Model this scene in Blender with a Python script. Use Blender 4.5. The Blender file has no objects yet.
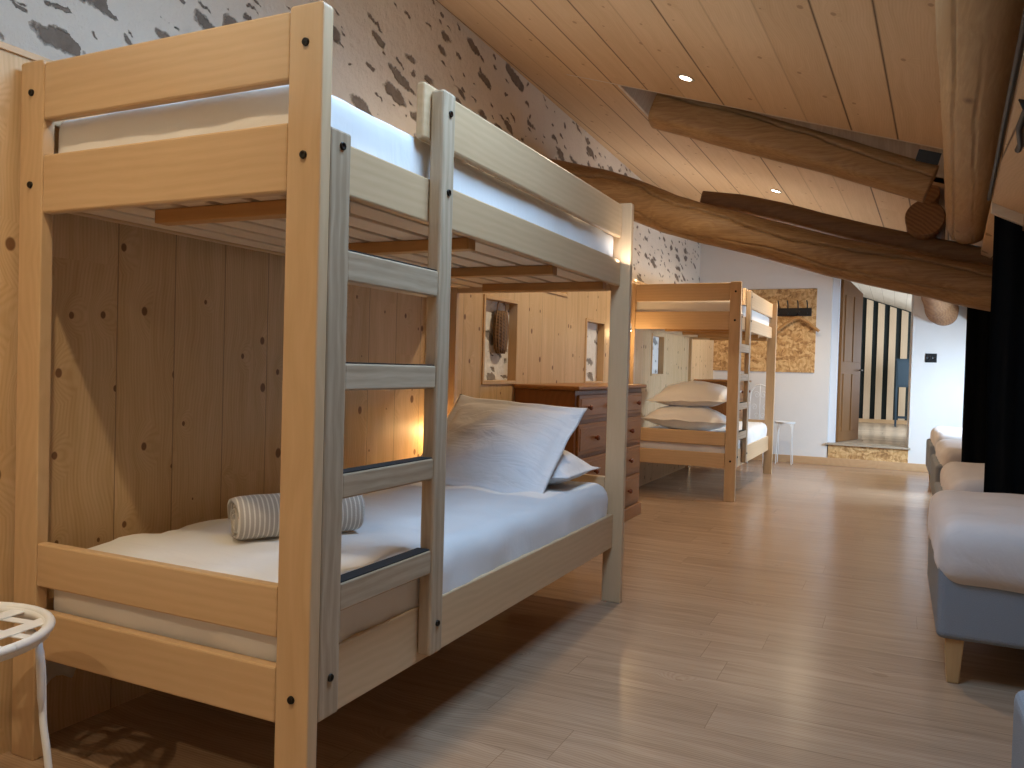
import bpy, bmesh, math, random
from mathutils import Vector, Matrix, noise
R = math.radians
scene = bpy.context.scene
col = scene.collection
rnd = random.Random(7)

# ------------------------------------------------------------------ camera
YAW, PITCH, ROLL, FPX = R(25.43), R(-1.1866), R(1.5954), 810.7
cam_d = bpy.data.cameras.new('camera'); cam = bpy.data.objects.new('camera', cam_d); col.objects.link(cam)
fw = Vector((-math.sin(YAW)*math.cos(PITCH), math.cos(YAW)*math.cos(PITCH), math.sin(PITCH)))
rt0 = Vector((math.cos(YAW), math.sin(YAW), 0)); up0 = rt0.cross(fw)
rt = rt0*math.cos(ROLL)+up0*math.sin(ROLL); up = up0*math.cos(ROLL)-rt0*math.sin(ROLL)
M3 = Matrix((rt, up, -fw)).transposed()
cam.matrix_world = Matrix.Translation((1.0425, -1.2842, 1.0)) @ M3.to_4x4()
cam_d.sensor_width = 36; cam_d.lens = FPX*36/1024; cam_d.clip_start = .02
scene.camera = cam

# ------------------------------------------------------------------ world, light, exposure
w = bpy.data.worlds.new('sky'); scene.world = w; w.use_nodes = True
w.node_tree.nodes['Background'].inputs[0].default_value = (.55, .75, 1, 1)
w.node_tree.nodes['Background'].inputs[1].default_value = 1.0
scene.view_settings.view_transform = 'Standard'; scene.view_settings.look = 'None'
scene.view_settings.gamma = 1; scene.view_settings.use_curve_mapping = False
scene.view_settings.exposure = -0.15
scene.cycles.use_denoising = True
scene.cycles.max_bounces = 8; scene.cycles.diffuse_bounces = 5
scene.cycles.sample_clamp_indirect = 6

def area_light(name, loc, target, sx, sy, power, color):
    d = bpy.data.lights.new(name, 'AREA'); d.shape = 'RECTANGLE'; d.size = sx; d.size_y = sy
    d.energy = power; d.color = color
    o = bpy.data.objects.new(name, d); col.objects.link(o); o.location = loc
    o.rotation_euler = (Vector(target)-Vector(loc)).to_track_quat('-Z', 'Y').to_euler()
    return o
DAY = (.41, .66, 1.0)
WARM = (1.0, .80, .54)
# daylight through the roof windows in both slopes, and an unseen window added for the corridor
area_light('daylight_near', (.60, .45, 2.54), (.40, .45, 1.5), .9, .62, 47, DAY)
area_light('daylight_far', (2.50, 6.75, 1.33), (0.2, 7.3, .7), 1.4, .8, 165, (.55, .76, 1.0))
area_light('daylight_corridor', (1.96, 11.2, 1.25), (.6, 11.6, 1.0), 2.0, 1.0, 75, (.86, .93, 1.0))
# added unseen strip lights on the ledge of the cladding, brightening the stone wall and the ceiling
for _y, _p, _c in ((-1.2, 46, (.50, .78, 1.0)), (2.0, 11, (.95, .93, .92)), (5.2, 16, (.88, .93, 1.0))): area_light('added_ledge_light', (-1.10, _y, 1.79), (-.75, _y, 2.9), .03, 3.0, _p, _c)
SPOTS = [((-.02, 2.98), 66), ((.15, 5.21), 60), ((-.03, -.62), 84), ((.25, 7.2), 60), ((.05, -2.3), 72)]  # last two are added: one brightens the far wall, one raises the bounce

# ------------------------------------------------------------------ tagging
def tag(o, label=None, cat=None, group=None, kind=None):
    if label: o['label'] = label
    if cat: o['category'] = cat
    if group: o['group'] = group
    if kind: o['kind'] = kind
    return o
def thing(name, label, cat, loc=(0, 0, 0), rz=0, group=None):
    o = bpy.data.objects.new(name, None); col.objects.link(o); o.empty_display_size = .1
    o.location = loc; o.rotation_euler = (0, 0, rz)
    return tag(o, label, cat, group)
def copy_tree(o, parent=None):
    c = o.copy(); col.objects.link(c)
    if parent:
        c.parent = parent
    for ch in list(o.children):
        copy_tree(ch, c)
    return c

# ------------------------------------------------------------------ mesh builder
class MB:
    def __init__(s): s.bm = bmesh.new(); s.seg = 2
    def _merge(s, tmp, mat=None):
        if mat is not None: bmesh.ops.transform(tmp, matrix=mat, verts=tmp.verts)
        me = bpy.data.meshes.new('t'); tmp.to_mesh(me); tmp.free(); s.bm.from_mesh(me); bpy.data.meshes.remove(me)
        return s
    def box(s, x0, x1, y0, y1, z0, z1, bev=.003, mat=None, seg=2):
        t = bmesh.new(); bmesh.ops.create_cube(t, size=1)
        for v in t.verts:
            v.co = Vector(((x0+x1)/2+v.co.x*(x1-x0), (y0+y1)/2+v.co.y*(y1-y0), (z0+z1)/2+v.co.z*(z1-z0)))
        if bev > 0: bmesh.ops.bevel(t, geom=t.edges[:], offset=bev, segments=seg, affect='EDGES', profile=.5)
        return s._merge(t, mat)
    def hexa(s, pts, bev=0):     # 8 points: bottom 4 then top 4, both counter-clockwise
        t = bmesh.new(); vs = [t.verts.new(p) for p in pts]
        for f in ((3, 2, 1, 0), (4, 5, 6, 7), (0, 1, 5, 4), (1, 2, 6, 5), (2, 3, 7, 6), (3, 0, 4, 7)):
            t.faces.new([vs[i] for i in f])
        bmesh.ops.recalc_face_normals(t, faces=t.faces[:])
        if bev > 0: bmesh.ops.bevel(t, geom=t.edges[:], offset=bev, segments=2, affect='EDGES', profile=.5)
        return s._merge(t)
    def prism(s, poly, axis, a0, a1, bev=0):   # polygon in the other two axes extruded along axis
        t = bmesh.new()
        def P(p, a):
            q = list(p); q.insert(axis, a); return q
        A = [t.verts.new(P(p, a0)) for p in poly]; B = [t.verts.new(P(p, a1)) for p in poly]
        n = len(poly); t.faces.new(A); t.faces.new(B[::-1])
        for i in range(n): t.faces.new((A[i], B[i], B[(i+1) % n], A[(i+1) % n]))
        bmesh.ops.recalc_face_normals(t, faces=t.faces[:])
        if bev > 0: bmesh.ops.bevel(t, geom=t.edges[:], offset=bev, segments=2, affect='EDGES', profile=.5)
        return s._merge(t)
    def tube(s, pts, rads, n=12, cap=True, rough=0, seed=0, roughscale=3.0, sq=0, sqrot=0, cracks=()):
        pts = [Vector(p) for p in pts]
        if not hasattr(rads, '__len__'): rads = [rads]*len(pts)
        t = bmesh.new(); rings = []
        prev = None
        for i, p in enumerate(pts):
            d = (pts[min(i+1, len(pts)-1)]-pts[max(i-1, 0)]).normalized()
            if prev is None:
                a = d.orthogonal().normalized()
                zz = Vector((0, 0, 1))
                if abs(d.dot(zz)) < .95: a = (zz-d*zz.dot(d)).normalized()
            else:
                a = (prev-d*prev.dot(d)).normalized()
            prev = a; b = d.cross(a)
            ring = []
            for k in range(n):
                an = 2*math.pi*k/n; off = a*math.cos(an)+b*math.sin(an)
                r = rads[i]
                if rough: r *= 1+rough*noise.noise((p+off*rads[i]+Vector((seed, 0, 0)))*roughscale)+rough*.4*noise.noise((p+off*rads[i])*roughscale*3.3)
                if sq:
                    c_, s_ = abs(math.cos(an+sqrot)), abs(math.sin(an+sqrot)); r *= 1.0/((c_**sq+s_**sq)**(1/sq))
                for (ca, hw, dep, wan) in cracks:
                    cc = ca+wan*noise.noise(Vector((i*.035, seed*2.3, ca)))+.25*wan*noise.noise(Vector((i*.2, seed, ca)))
                    dl = abs((an-cc+math.pi) % (2*math.pi)-math.pi)
                    wd = hw*(.55+.9*abs(noise.noise(Vector((i*.07, 7, seed)))))
                    if dl < wd: r -= dep*(1-dl/wd)
                ring.append(t.verts.new(p+off*r))
            rings.append(ring)
        for i in range(len(rings)-1):
            for k in range(n):
                t.faces.new((rings[i][k], rings[i][(k+1) % n], rings[i+1][(k+1) % n], rings[i+1][k]))
        if cap: t.faces.new(rings[0][::-1]); t.faces.new(rings[-1])
        for f in t.faces: f.smooth = len(f.verts) == 4
        bmesh.ops.recalc_face_normals(t, faces=t.faces[:])
        return s._merge(t)
    def lathe(s, prof, loc=(0, 0, 0), n=20, mat=None, caps=True):   # profile (r, z)
        t = bmesh.new(); rings = []
        for r, z in prof:
            rings.append([t.verts.new((r*math.cos(2*math.pi*k/n), r*math.sin(2*math.pi*k/n), z)) for k in range(n)])
        for i in range(len(rings)-1):
            for k in range(n):
                t.faces.new((rings[i][k], rings[i][(k+1) % n], rings[i+1][(k+1) % n], rings[i+1][k]))
        for f in t.faces: f.smooth = True
        if caps and prof[0][0] > 0: t.faces.new(rings[0][::-1])
        if caps and prof[-1][0] > 0: t.faces.new(rings[-1])
        bmesh.ops.remove_doubles(t, verts=t.verts[:], dist=1e-6)
        bmesh.ops.recalc_face_normals(t, faces=t.faces[:])
        m = Matrix.Translation(loc)
        return s._merge(t, m @ mat if mat is not None else m)
    def softbox(s, x0, x1, y0, y1, z0, z1, r=.05, n=(30, 40, 8), wr=.006, ws=7, seed=0, bulge=.0, sag=0):
        """puffy rounded box with cloth wrinkles"""
        t = bmesh.new(); bmesh.ops.create_cube(t, size=2)
        ex = [e for e in t.edges]
        def axis(e):
            d = e.verts[0].co-e.verts[1].co; return max(range(3), key=lambda i: abs(d[i]))
        for ax in range(3):
            es = [e for e in t.edges if axis(e) == ax and abs(abs((e.verts[0].co-e.verts[1].co)[ax])-2) < 1e-4]
            bmesh.ops.subdivide_edges(t, edges=es, cuts=n[ax], use_grid_fill=True)
        c = Vector(((x0+x1)/2, (y0+y1)/2, (z0+z1)/2)); h = Vector(((x1-x0)/2, (y1-y0)/2, (z1-z0)/2))
        rr = min(r, min(h)*.98)
        for v in t.verts:
            u = v.co.copy()
            # ease the parameter so that the rounded rim has points
            p = Vector([math.copysign(1-(1-abs(u[i]))**1.35, u[i])*h[i] for i in range(3)])
            inner = Vector([max(-(h[i]-rr), min(h[i]-rr, p[i])) for i in range(3)])
            d = p-inner
            if d.length > 1e-9:
                p = inner+d.normalized()*rr
            dn = d.normalized() if d.length > 1e-9 else Vector((0, 0, 0))
            if bulge:
                k = (1-(p.x/h.x)**2)*(1-(p.y/h.y)**2)
                p.z += bulge*k*(1 if p.z > 0 else -.3)
            q = c+p
            sn = Vector((seed*3.1, seed*1.7, seed))
            wv = noise.noise(q*ws+sn)+.6*noise.noise(Vector((q.x*ws*.6, q.y*ws*2.2, q.z*ws))+sn*2)
            q += dn*wr*wv
            v.co = q
        for f in t.faces: f.smooth = True
        return s._merge(t)
    def build(s, name, mat, parent=None, smooth=False):
        me = bpy.data.meshes.new(name); s.bm.to_mesh(me); s.bm.free()
        me.materials.append(mat)
        if smooth:
            for p in me.polygons: p.use_smooth = True
        o = bpy.data.objects.new(name, me); col.objects.link(o)
        if parent: o.parent = parent
        return o
def struct(name, mb, mat, label=None):
    o = mb.build(name, mat); o['kind'] = 'structure'
    if label: o['label'] = label
    return o

# ------------------------------------------------------------------ materials
class NT:
    def __init__(s, name):
        s.m = bpy.data.materials.new(name); s.m.use_nodes = True; s.t = s.m.node_tree
        s.b = s.t.nodes['Principled BSDF']
    def n(s, typ, **kw):
        x = s.t.nodes.new(typ)
        for k, v in kw.items():
            if k.startswith('i_'):
                key = k[2:]; key = int(key) if key.isdigit() else key
                s.set(x.inputs[key], v)
            else: setattr(x, k, v)
        return x
    def set(s, inp, v):
        if isinstance(v, bpy.types.NodeSocket): s.t.links.new(v, inp)
        else: inp.default_value = v
    def math(s, op, a, b=None, c=None, clamp=False):
        x = s.t.nodes.new('ShaderNodeMath'); x.operation = op; x.use_clamp = clamp
        s.set(x.inputs[0], a)
        if b is not None: s.set(x.inputs[1], b)
        if c is not None: s.set(x.inputs[2], c)
        return x.outputs[0]
    def vm(s, op, a, b=None):
        x = s.t.nodes.new('ShaderNodeVectorMath'); x.operation = op; s.set(x.inputs[0], a)
        if b is not None: s.set(x.inputs[1], b)
        return x.outputs['Value'] if op in ('DOT_PRODUCT', 'LENGTH') else x.outputs[0]
    def comb(s, x, y, z):
        c = s.t.nodes.new('ShaderNodeCombineXYZ')
        for i, v in enumerate((x, y, z)): s.set(c.inputs[i], v)
        return c.outputs[0]
    def mix(s, f, a, b, bt='MIX'):
        x = s.t.nodes.new('ShaderNodeMix'); x.data_type = 'RGBA'; x.blend_type = bt
        s.set(x.inputs[0], f); s.set(x.inputs[6], a); s.set(x.inputs[7], b)
        return x.outputs[2]
    def ramp(s, f, stops, interp='LINEAR'):
        x = s.t.nodes.new('ShaderNodeValToRGB'); x.color_ramp.interpolation = interp
        e = x.color_ramp.elements
        while len(e) < len(stops): e.new(.5)
        for i, (p, c) in enumerate(stops):
            e[i].position = p; e[i].color = c if len(c) == 4 else (*c, 1)
        s.set(x.inputs[0], f); return x.outputs[0]
    def noise(s, vec, scale, detail=3, rough=.5, dist=0):
        x = s.n('ShaderNodeTexNoise', i_Vector=vec, i_Scale=scale, i_Detail=detail, i_Roughness=rough, i_Distortion=dist)
        return x.outputs['Fac']
    def obj(s): return s.n('ShaderNodeTexCoord').outputs['Object']
    def rand(s): return s.n('ShaderNodeObjectInfo').outputs['Random']
    def bump(s, h, strength=.2, dist=.01):
        x = s.n('ShaderNodeBump', i_Strength=strength, i_Distance=dist, i_Height=h)
        s.t.links.new(x.outputs[0], s.b.inputs['Normal'])
    def out(s, color=None, rough=None, spec=None, coat=None):
        if color is not None: s.set(s.b.inputs['Base Color'], color)
        if rough is not None: s.set(s.b.inputs['Roughness'], rough)
        if spec is not None: s.b.inputs['Specular IOR Level'].default_value = spec
        if coat is not None: s.b.inputs['Coat Weight'].default_value = coat
        return s.m
def c4(c): return (*c, 1)
def plain(name, c, rough=.5, metal=0, spec=.5):
    t = NT(name); t.b.inputs['Metallic'].default_value = metal
    return t.out(c4(c), rough, spec)

def solid_wood(name, light, dark, axis, rough=.42, streak=.6, cathedral=.35, knots=0.0, knotcol=(.16, .07, .03), spec=.4):
    """clear varnished board wood; grain runs along axis; every board gets its own offset"""
    t = NT(name); P = t.obj()
    r = t.rand()
    sep = t.n('ShaderNodeSeparateXYZ', i_0=P)
    c = [sep.outputs[i] for i in range(3)]
    al = c[axis]; o1, o2 = [c[i] for i in range(3) if i != axis]
    off = t.math('MULTIPLY', r, 37.0)
    V = t.comb(t.math('ADD', o1, off), t.math('ADD', o2, t.math('MULTIPLY', r, 11.0)), t.math('MULTIPLY', al, .06))
    wob = t.noise(t.comb(t.math('ADD', o1, off), o2, t.math('MULTIPLY', al, .9)), 3.0, 2)
    wobv = t.vm('ADD', V, t.comb(t.math('MULTIPLY', wob, .06), t.math('MULTIPLY', wob, .05), 0.0))
    fine = t.noise(wobv, 120, 4, .6)
    broad = t.noise(wobv, 16, 3, .55)
    wav = t.n('ShaderNodeTexWave', wave_type='RINGS', rings_direction='Z', i_Vector=t.comb(t.math('ADD', o1, t.math('MULTIPLY', wob, .25)), t.math('ADD', o2, t.math('MULTIPLY', r, .3)), t.math('MULTIPLY', al, .12)), i_Scale=14, i_Distortion=2.5, i_Detail=2).outputs['Fac']
    f = t.math('ADD', t.math('MULTIPLY', fine, streak*.55), t.math('ADD', t.math('MULTIPLY', broad, streak*.6), t.math('MULTIPLY', wav, cathedral*.35)))
    f = t.math('ADD', f, t.math('MULTIPLY', t.math('SUBTRACT', r, .5), .18))
    colr = t.ramp(f, [(.18, c4(light)), (.95, c4(dark))])
    if knots:
        vor = t.n('ShaderNodeTexVoronoi', i_Vector=t.comb(t.math('ADD', o1, off), o2, t.math('MULTIPLY', al, .55)), i_Scale=4.5)
        k = t.ramp(vor.outputs['Distance'], [(.03, (1, 1, 1, 1)), (.10, (0, 0, 0, 1))])
        colr = t.mix(t.math('MULTIPLY', k, knots), colr, c4(knotcol))
    t.bump(fine, .06, .004)
    return t.out(colr, rough, spec)

def planks(name, U, Vd, width, length, off, base, dark, seam=(.10, .05, .025), seamw=.004, knots=.8, knot_scale=3.2,
           rough=.5, var=.25, faint=(), spec=.35, knotcol=(.17, .075, .03), grain=.6, long_seam=True, kthr=.55, ksize=.035, bumps=.35):
    """boards: u across, v along; per board tint, grain, knots and grooves"""
    t = NT(name); P = t.obj()
    u = t.math('SUBTRACT', t.vm('DOT_PRODUCT', P, U), off); v = t.vm('DOT_PRODUCT', P, Vd)
    us = t.math('DIVIDE', u, width); iu = t.math('FLOOR', us); fu = t.math('FRACT', us)
    wn = t.n('ShaderNodeTexWhiteNoise', noise_dimensions='1D', i_W=iu)
    ru = wn.outputs['Value']
    vs = t.math('DIVIDE', t.math('ADD', v, t.math('MULTIPLY', ru, length)), length)
    iv = t.math('FLOOR', vs); fv = t.math('FRACT', vs)
    wn2 = t.n('ShaderNodeTexWhiteNoise', noise_dimensions='2D', i_Vector=t.comb(iu, iv, 0.0)); rb = wn2.outputs['Value']
    du = t.math('MULTIPLY', t.math('MINIMUM', fu, t.math('SUBTRACT', 1.0, fu)), width)
    dv = t.math('MULTIPLY', t.math('MINIMUM', fv, t.math('SUBTRACT', 1.0, fv)), length)
    dist = t.math('MINIMUM', du, dv) if long_seam else du
    sm = t.math('SUBTRACT', 1.0, t.math('DIVIDE', dist, seamw, clamp=True), clamp=True)
    if faint:
        ik = t.math('ROUND', us); fs = 1.0
        for c_, w_ in faint: fs = t.math('SUBTRACT', fs, t.math('MULTIPLY', t.math('LESS_THAN', t.math('ABSOLUTE', t.math('SUBTRACT', ik, c_)), w_), .72))
        sm = t.math('MULTIPLY', sm, fs)
    # knots with grain flowing round them
    kv = t.comb(t.math('ADD', u, t.math('MULTIPLY', rb, 13.0)), t.math('MULTIPLY', t.math('ADD', v, t.math('MULTIPLY', rb, 7.0)), .75), 0.0)
    vor = t.n('ShaderNodeTexVoronoi', voronoi_dimensions='2D', i_Vector=kv, i_Scale=knot_scale)
    kd = t.math('DIVIDE', vor.outputs['Distance'], knot_scale)
    sepc = t.n('ShaderNodeSeparateColor', i_0=vor.outputs['Color'])
    kon = t.math('GREATER_THAN', sepc.outputs[0], kthr)
    ks = t.math('MULTIPLY', t.math('ADD', .25, sepc.outputs[1]), ksize)
    kk = t.math('MULTIPLY', kon, t.math('SUBTRACT', 1.0, t.math('SMOOTHSTEP', kd, t.math('MULTIPLY', ks, .45), t.math('MULTIPLY', ks, .8)) if False else t.math('DIVIDE', kd, ks, clamp=True), clamp=True))
    kmask = t.ramp(kk, [(.30, (0, 0, 0, 1)), (.48, (1, 1, 1, 1))])
    flow = t.math('MULTIPLY', kon, t.math('MULTIPLY', t.math('SUBTRACT', 1.0, t.math('DIVIDE', kd, t.math('MULTIPLY', ks, 4.0), clamp=True), clamp=True), .035))
    ug = t.math('ADD', t.math('ADD', u, flow), t.math('MULTIPLY', rb, 31.0))
    wob = t.noise(t.comb(ug, t.math('MULTIPLY', v, .8), rb), 2.5, 2)
    gv = t.comb(t.math('ADD', ug, t.math('MULTIPLY', wob, .07)), t.math('MULTIPLY', v, .05), t.math('MULTIPLY', rb, 9.0))
    g1 = t.noise(gv, 26, 3, .5); g2 = t.noise(gv, 110, 3, .6)
    g3 = t.math('POWER', t.math('ABSOLUTE', t.math('SINE', t.math('MULTIPLY', t.math('ADD', t.math('ADD', ug, flow), t.math('MULTIPLY', wob, .12)), 300.0))), 3.0)
    g = t.math('ADD', t.math('MULTIPLY', g1, .55), t.math('ADD', t.math('MULTIPLY', g2, .45), t.math('MULTIPLY', g3, .13)))
    f = t.math('ADD', t.math('MULTIPLY', t.math('SUBTRACT', g, .48), grain*2.0), t.math('ADD', .4, t.math('MULTIPLY', t.math('SUBTRACT', rb, .5), var*2)))
    colr = t.ramp(f, [(.0, c4(base)), (1.0, c4(dark))])
    if knots: colr = t.mix(t.math('MULTIPLY', kmask, knots), colr, c4(knotcol))
    colr = t.mix(t.math('MULTIPLY', sm, .93), colr, c4(seam))
    h = t.math('SUBTRACT', t.math('MULTIPLY', g2, .04), sm)
    t.bump(h, bumps, .004)
    return t.out(colr, rough, spec)

def cloth(name, c, rough=.85, sheen=.25, weave=900, wr=.15):
    t = NT(name); P = t.obj()
    n1 = t.noise(P, 9, 4, .55, .6)
    n2 = t.noise(P, 260, 2)
    n3 = t.noise(t.vm('MULTIPLY', P, (1.0, 3.0, 1.0)), 6, 3, .5, 1.2)
    h = t.math('ADD', t.math('MULTIPLY', n3, .8), t.math('ADD', t.math('MULTIPLY', n1, .5), t.math('MULTIPLY', n2, .05)))
    t.bump(h, wr, .02)
    t.b.inputs['Sheen Weight'].default_value = sheen
    return t.out(c4(c), rough, .2)

def plaster(name, c, c2):
    t = NT(name); P = t.obj(); n = t.noise(P, 3.5, 5, .6); n2 = t.noise(P, 40, 3)
    t.bump(t.math('ADD', n, t.math('MULTIPLY', n2, .2)), .15, .02)
    return t.out(t.mix(n, c4(c), c4(c2)), .9, .2)

def stone_wall(name, pc=((.80, .72, .61), (.64, .55, .45)), st=((.12, .095, .075), (.36, .305, .255))):
    t = NT(name); P = t.obj()
    sep = t.n('ShaderNodeSeparateXYZ', i_0=P); y, z = sep.outputs[1], sep.outputs[2]
    d1 = t.n('ShaderNodeTexNoise', i_Vector=P, i_Scale=5.0, i_Detail=5.0, i_Roughness=.6).outputs['Color']
    d2 = t.n('ShaderNodeTexNoise', i_Vector=P, i_Scale=24.0, i_Detail=4.0, i_Roughness=.7).outputs['Color']
    dd = t.vm('ADD', t.vm('MULTIPLY', t.vm('SUBTRACT', d1, (.5, .5, .5)), (.30, .34, .3)), t.vm('MULTIPLY', t.vm('SUBTRACT', d2, (.5, .5, .5)), (.05, .08, .1)))
    a = R(-14)
    yr = t.math('ADD', t.math('MULTIPLY', y, math.cos(a)), t.math('MULTIPLY', z, math.sin(a)))
    zr = t.math('SUBTRACT', t.math('MULTIPLY', z, math.cos(a)), t.math('MULTIPLY', y, math.sin(a)))
    Q = t.vm('ADD', t.comb(t.math('MULTIPLY', yr, 1.0), t.math('MULTIPLY', zr, 2.7), 0.0), dd)
    def layer(scale, off, thr, size):
        v = t.n('ShaderNodeTexVoronoi', voronoi_dimensions='2D', i_Vector=t.vm('ADD', Q, (off, off*1.7, 0)), i_Scale=scale)
        sc = t.n('ShaderNodeSeparateColor', i_0=v.outputs['Color'])
        on = t.math('GREATER_THAN', sc.outputs[0], thr)
        r = t.math('MULTIPLY', t.math('ADD', .35, sc.outputs[1]), size)
        m = t.math('MULTIPLY', on, t.math('SUBTRACT', r, v.outputs['Distance']))
        return t.ramp(m, [(.0, (0, 0, 0, 1)), (.085, (1, 1, 1, 1))]), sc.outputs[2]
    m1, c1 = layer(3.7, 0.0, .36, .29)
    m2, c2 = layer(8.5, 3.3, .74, .24)
    m = t.math('MAXIMUM', m1, m2)
    n = t.noise(P, 22, 5, .65); n0 = t.noise(P, 2.2, 4, .6)
    stone = t.mix(n, c4(st[0]), c4(st[1]))
    stone = t.mix(t.math('MULTIPLY', c1, .35), stone, c4((.22, .15, .10)))
    plas = t.mix(n0, c4(pc[0]), c4(pc[1]))
    plas = t.mix(t.math('MULTIPLY', t.noise(P, 9, 4, .7), .35), plas, c4((.84, .78, .70)))
    colr = t.mix(m, plas, stone)
    t.bump(t.math('ADD', t.math('MULTIPLY', m, -.7), t.math('ADD', t.math('MULTIPLY', n, .4), t.math('MULTIPLY', n0, .8))), .8, .035)
    return t.out(colr, .95, .15)

def osb(name):
    t = NT(name); P = t.obj()
    w1 = t.vm('MULTIPLY', t.vm('SUBTRACT', t.n('ShaderNodeTexNoise', i_Vector=P, i_Scale=7.0, i_Detail=2.0).outputs['Color'], (.5, .5, .5)), (.12, .12, .12))
    Q = t.vm('ADD', P, w1)
    v = t.n('ShaderNodeTexVoronoi', i_Vector=t.vm('MULTIPLY', Q, (1.0, 1.0, 2.2)), i_Scale=17.0)
    sc = t.n('ShaderNodeSeparateColor', i_0=v.outputs['Color'])
    v2 = t.n('ShaderNodeTexVoronoi', i_Vector=t.vm('MULTIPLY', t.vm('ADD', Q, (3.3, 0, 1.1)), (2.4, 1.0, 1.0)), i_Scale=26.0)
    sc2 = t.n('ShaderNodeSeparateColor', i_0=v2.outputs['Color'])
    st = t.noise(t.vm('MULTIPLY', Q, (30, 30, 200)), 1.0, 3)
    f = t.math('ADD', t.math('MULTIPLY', sc.outputs[0], .45), t.math('ADD', t.math('MULTIPLY', sc2.outputs[0], .35), t.math('MULTIPLY', st, .2)))
    colr = t.ramp(f, [(.15, (.30, .15, .055, 1)), (.45, (.55, .31, .12, 1)), (.8, (.74, .50, .24, 1))])
    t.bump(f, .2, .006)
    return t.out(colr, .65, .3)

def towel_mat():
    t = NT('striped_towel_cloth'); P = t.obj()
    sep = t.n('ShaderNodeSeparateXYZ', i_0=P); y = sep.outputs[1]
    s1 = t.math('FRACT', t.math('MULTIPLY', y, 80.0))
    m = t.math('LESS_THAN', t.math('ABSOLUTE', t.math('SUBTRACT', s1, .5)), .15)
    n = t.noise(P, 300, 2)
    colr = t.mix(m, c4((.47, .42, .36)), c4((.80, .75, .67)))
    colr = t.mix(t.math('MULTIPLY', n, .3), colr, c4((.40, .34, .27)))
    t.bump(n, .5, .006); t.b.inputs['Sheen Weight'].default_value = .3
    return t.out(colr, .95, .1)

def emit(name, c, s):
    t = NT(name); t.b.inputs['Emission Color'].default_value = c4(c); t.b.inputs['Emission Strength'].default_value = s
    return t.out(c4((.9, .9, .9)), .5)

ADDED_LED = emit('added_strip_glow', (.80, .91, 1.0), .8)  # glow of the strips added on the ledge
BL, BD = (.67, .465, .27), (.48, .30, .15)
WX, WY, WZ = [solid_wood('bed_birch_'+'xyz'[a], BL, BD, a) for a in range(3)]
LX, LZ = [solid_wood('ladder_beech_'+'xyz'[a], (.66, .52, .36), (.36, .25, .15), a, rough=.5, streak=1.1, cathedral=.5) for a in (1, 2)]
SLAT = solid_wood('bed_slat_pine', (.82, .66, .48), (.64, .47, .31), 1, rough=.6)
XBAR = solid_wood('crossbar_pine', (.52, .27, .09), (.32, .14, .04), 0, rough=.5)
DRESS_Z = solid_wood('dresser_stained_pine_vertical', (.29, .115, .033), (.15, .052, .013), 2, rough=.4, knots=.6, spec=.25)
DRESS_Y = solid_wood('dresser_stained_pine', (.33, .145, .044), (.18, .07, .018), 1, rough=.4, knots=.7, spec=.25)
KNOB = plain('dark_red_wood_knob', (.16, .04, .015), .25)
LEGW = solid_wood('oak_leg', (.56, .34, .15), (.38, .21, .08), 2, rough=.4)
DOORW = solid_wood('stained_door_wood', (.27, .125, .042), (.16, .068, .02), 2, rough=.6, spec=.15)
LOG_Y = None
def logmat(name, axis, light, dark):
    return solid_wood(name, light, dark, axis, rough=.55, streak=1.25, cathedral=.22, knots=.75, knotcol=(.10, .04, .015))
LOGX = logmat('old_log_dark', 0, (.38, .215, .095), (.19, .09, .036))
LOGX2 = logmat('old_log_brown', 0, (.60, .38, .18), (.27, .145, .058))
LOGY = logmat('peeled_log', 1, (.68, .47, .26), (.42, .26, .12))
LOGEND = solid_wood('log_end_grain', (.36, .18, .07), (.20, .085, .03), 1, rough=.7, cathedral=1.2)
BLACK = plain('black_metal', (.012, .012, .013), .4, 0, .4)
DARKBOLT = plain('dark_bolt', (.03, .025, .02), .35, .8)
GRIP = plain('black_anti_slip_tape', (.012, .011, .010), .8)
WHITEM = plain('white_painted_metal', (.82, .82, .80), .35)
SHEET = cloth('white_cotton_sheet', (.80, .78, .75))
PILLOW = cloth('white_cotton_pillowcase', (.78, .76, .75), wr=.4)
DUVET = cloth('white_duvet_cover', (.70, .62, .57), wr=.3)
GREYF = NT('grey_upholstery'); _n = GREYF.noise(GREYF.obj(), 380, 2); GREYF.bump(_n, .4, .004)
GREY = GREYF.out(GREYF.mix(_n, c4((.19, .20, .215)), c4((.33, .34, .36))), .95, .15)
CURT = cloth('black_curtain_cloth', (.006, .007, .008), sheen=.05)
WHITEWALL = plaster('white_plaster', (.80, .77, .73), (.74, .71, .67))
STONE = stone_wall('stone_and_lime_plaster')
NICHE_STONE = stone_wall('whitewashed_niche_stone', ((.90, .90, .88), (.80, .79, .77)), ((.22, .20, .18), (.46, .44, .42)))
OSB = osb('oriented_strand_board')
TOWEL = towel_mat()
PINE_V = planks('pine_cladding_boards', (0, 1, 0), (0, 0, 1), .2, 3.0, .097, (.75, .545, .33), (.50, .315, .145), seam=(.18, .10, .045), seamw=.0025, knots=.92, knot_scale=7.0, long_seam=False, var=.10, kthr=.25, ksize=.018, grain=.75, spec=.25)
PINE_F = solid_wood('pine_frame', (.64, .43, .23), (.46, .27, .11), 2, rough=.5)
CEIL = planks('pine_ceiling_boards', (1, -.055, 0), (.055, 1, 0), .2215, 4.5, .155, (.67, .475, .29), (.48, .31, .168), seam=(.045, .02, .009), seamw=.0075, knots=.5, knot_scale=5.5, faint=((-2, .5), (.5, .9), (-6, .5), (-8.5, .9)), var=.13, kthr=.40, ksize=.016, grain=.55, spec=.2, rough=.6, long_seam=False)
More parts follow.
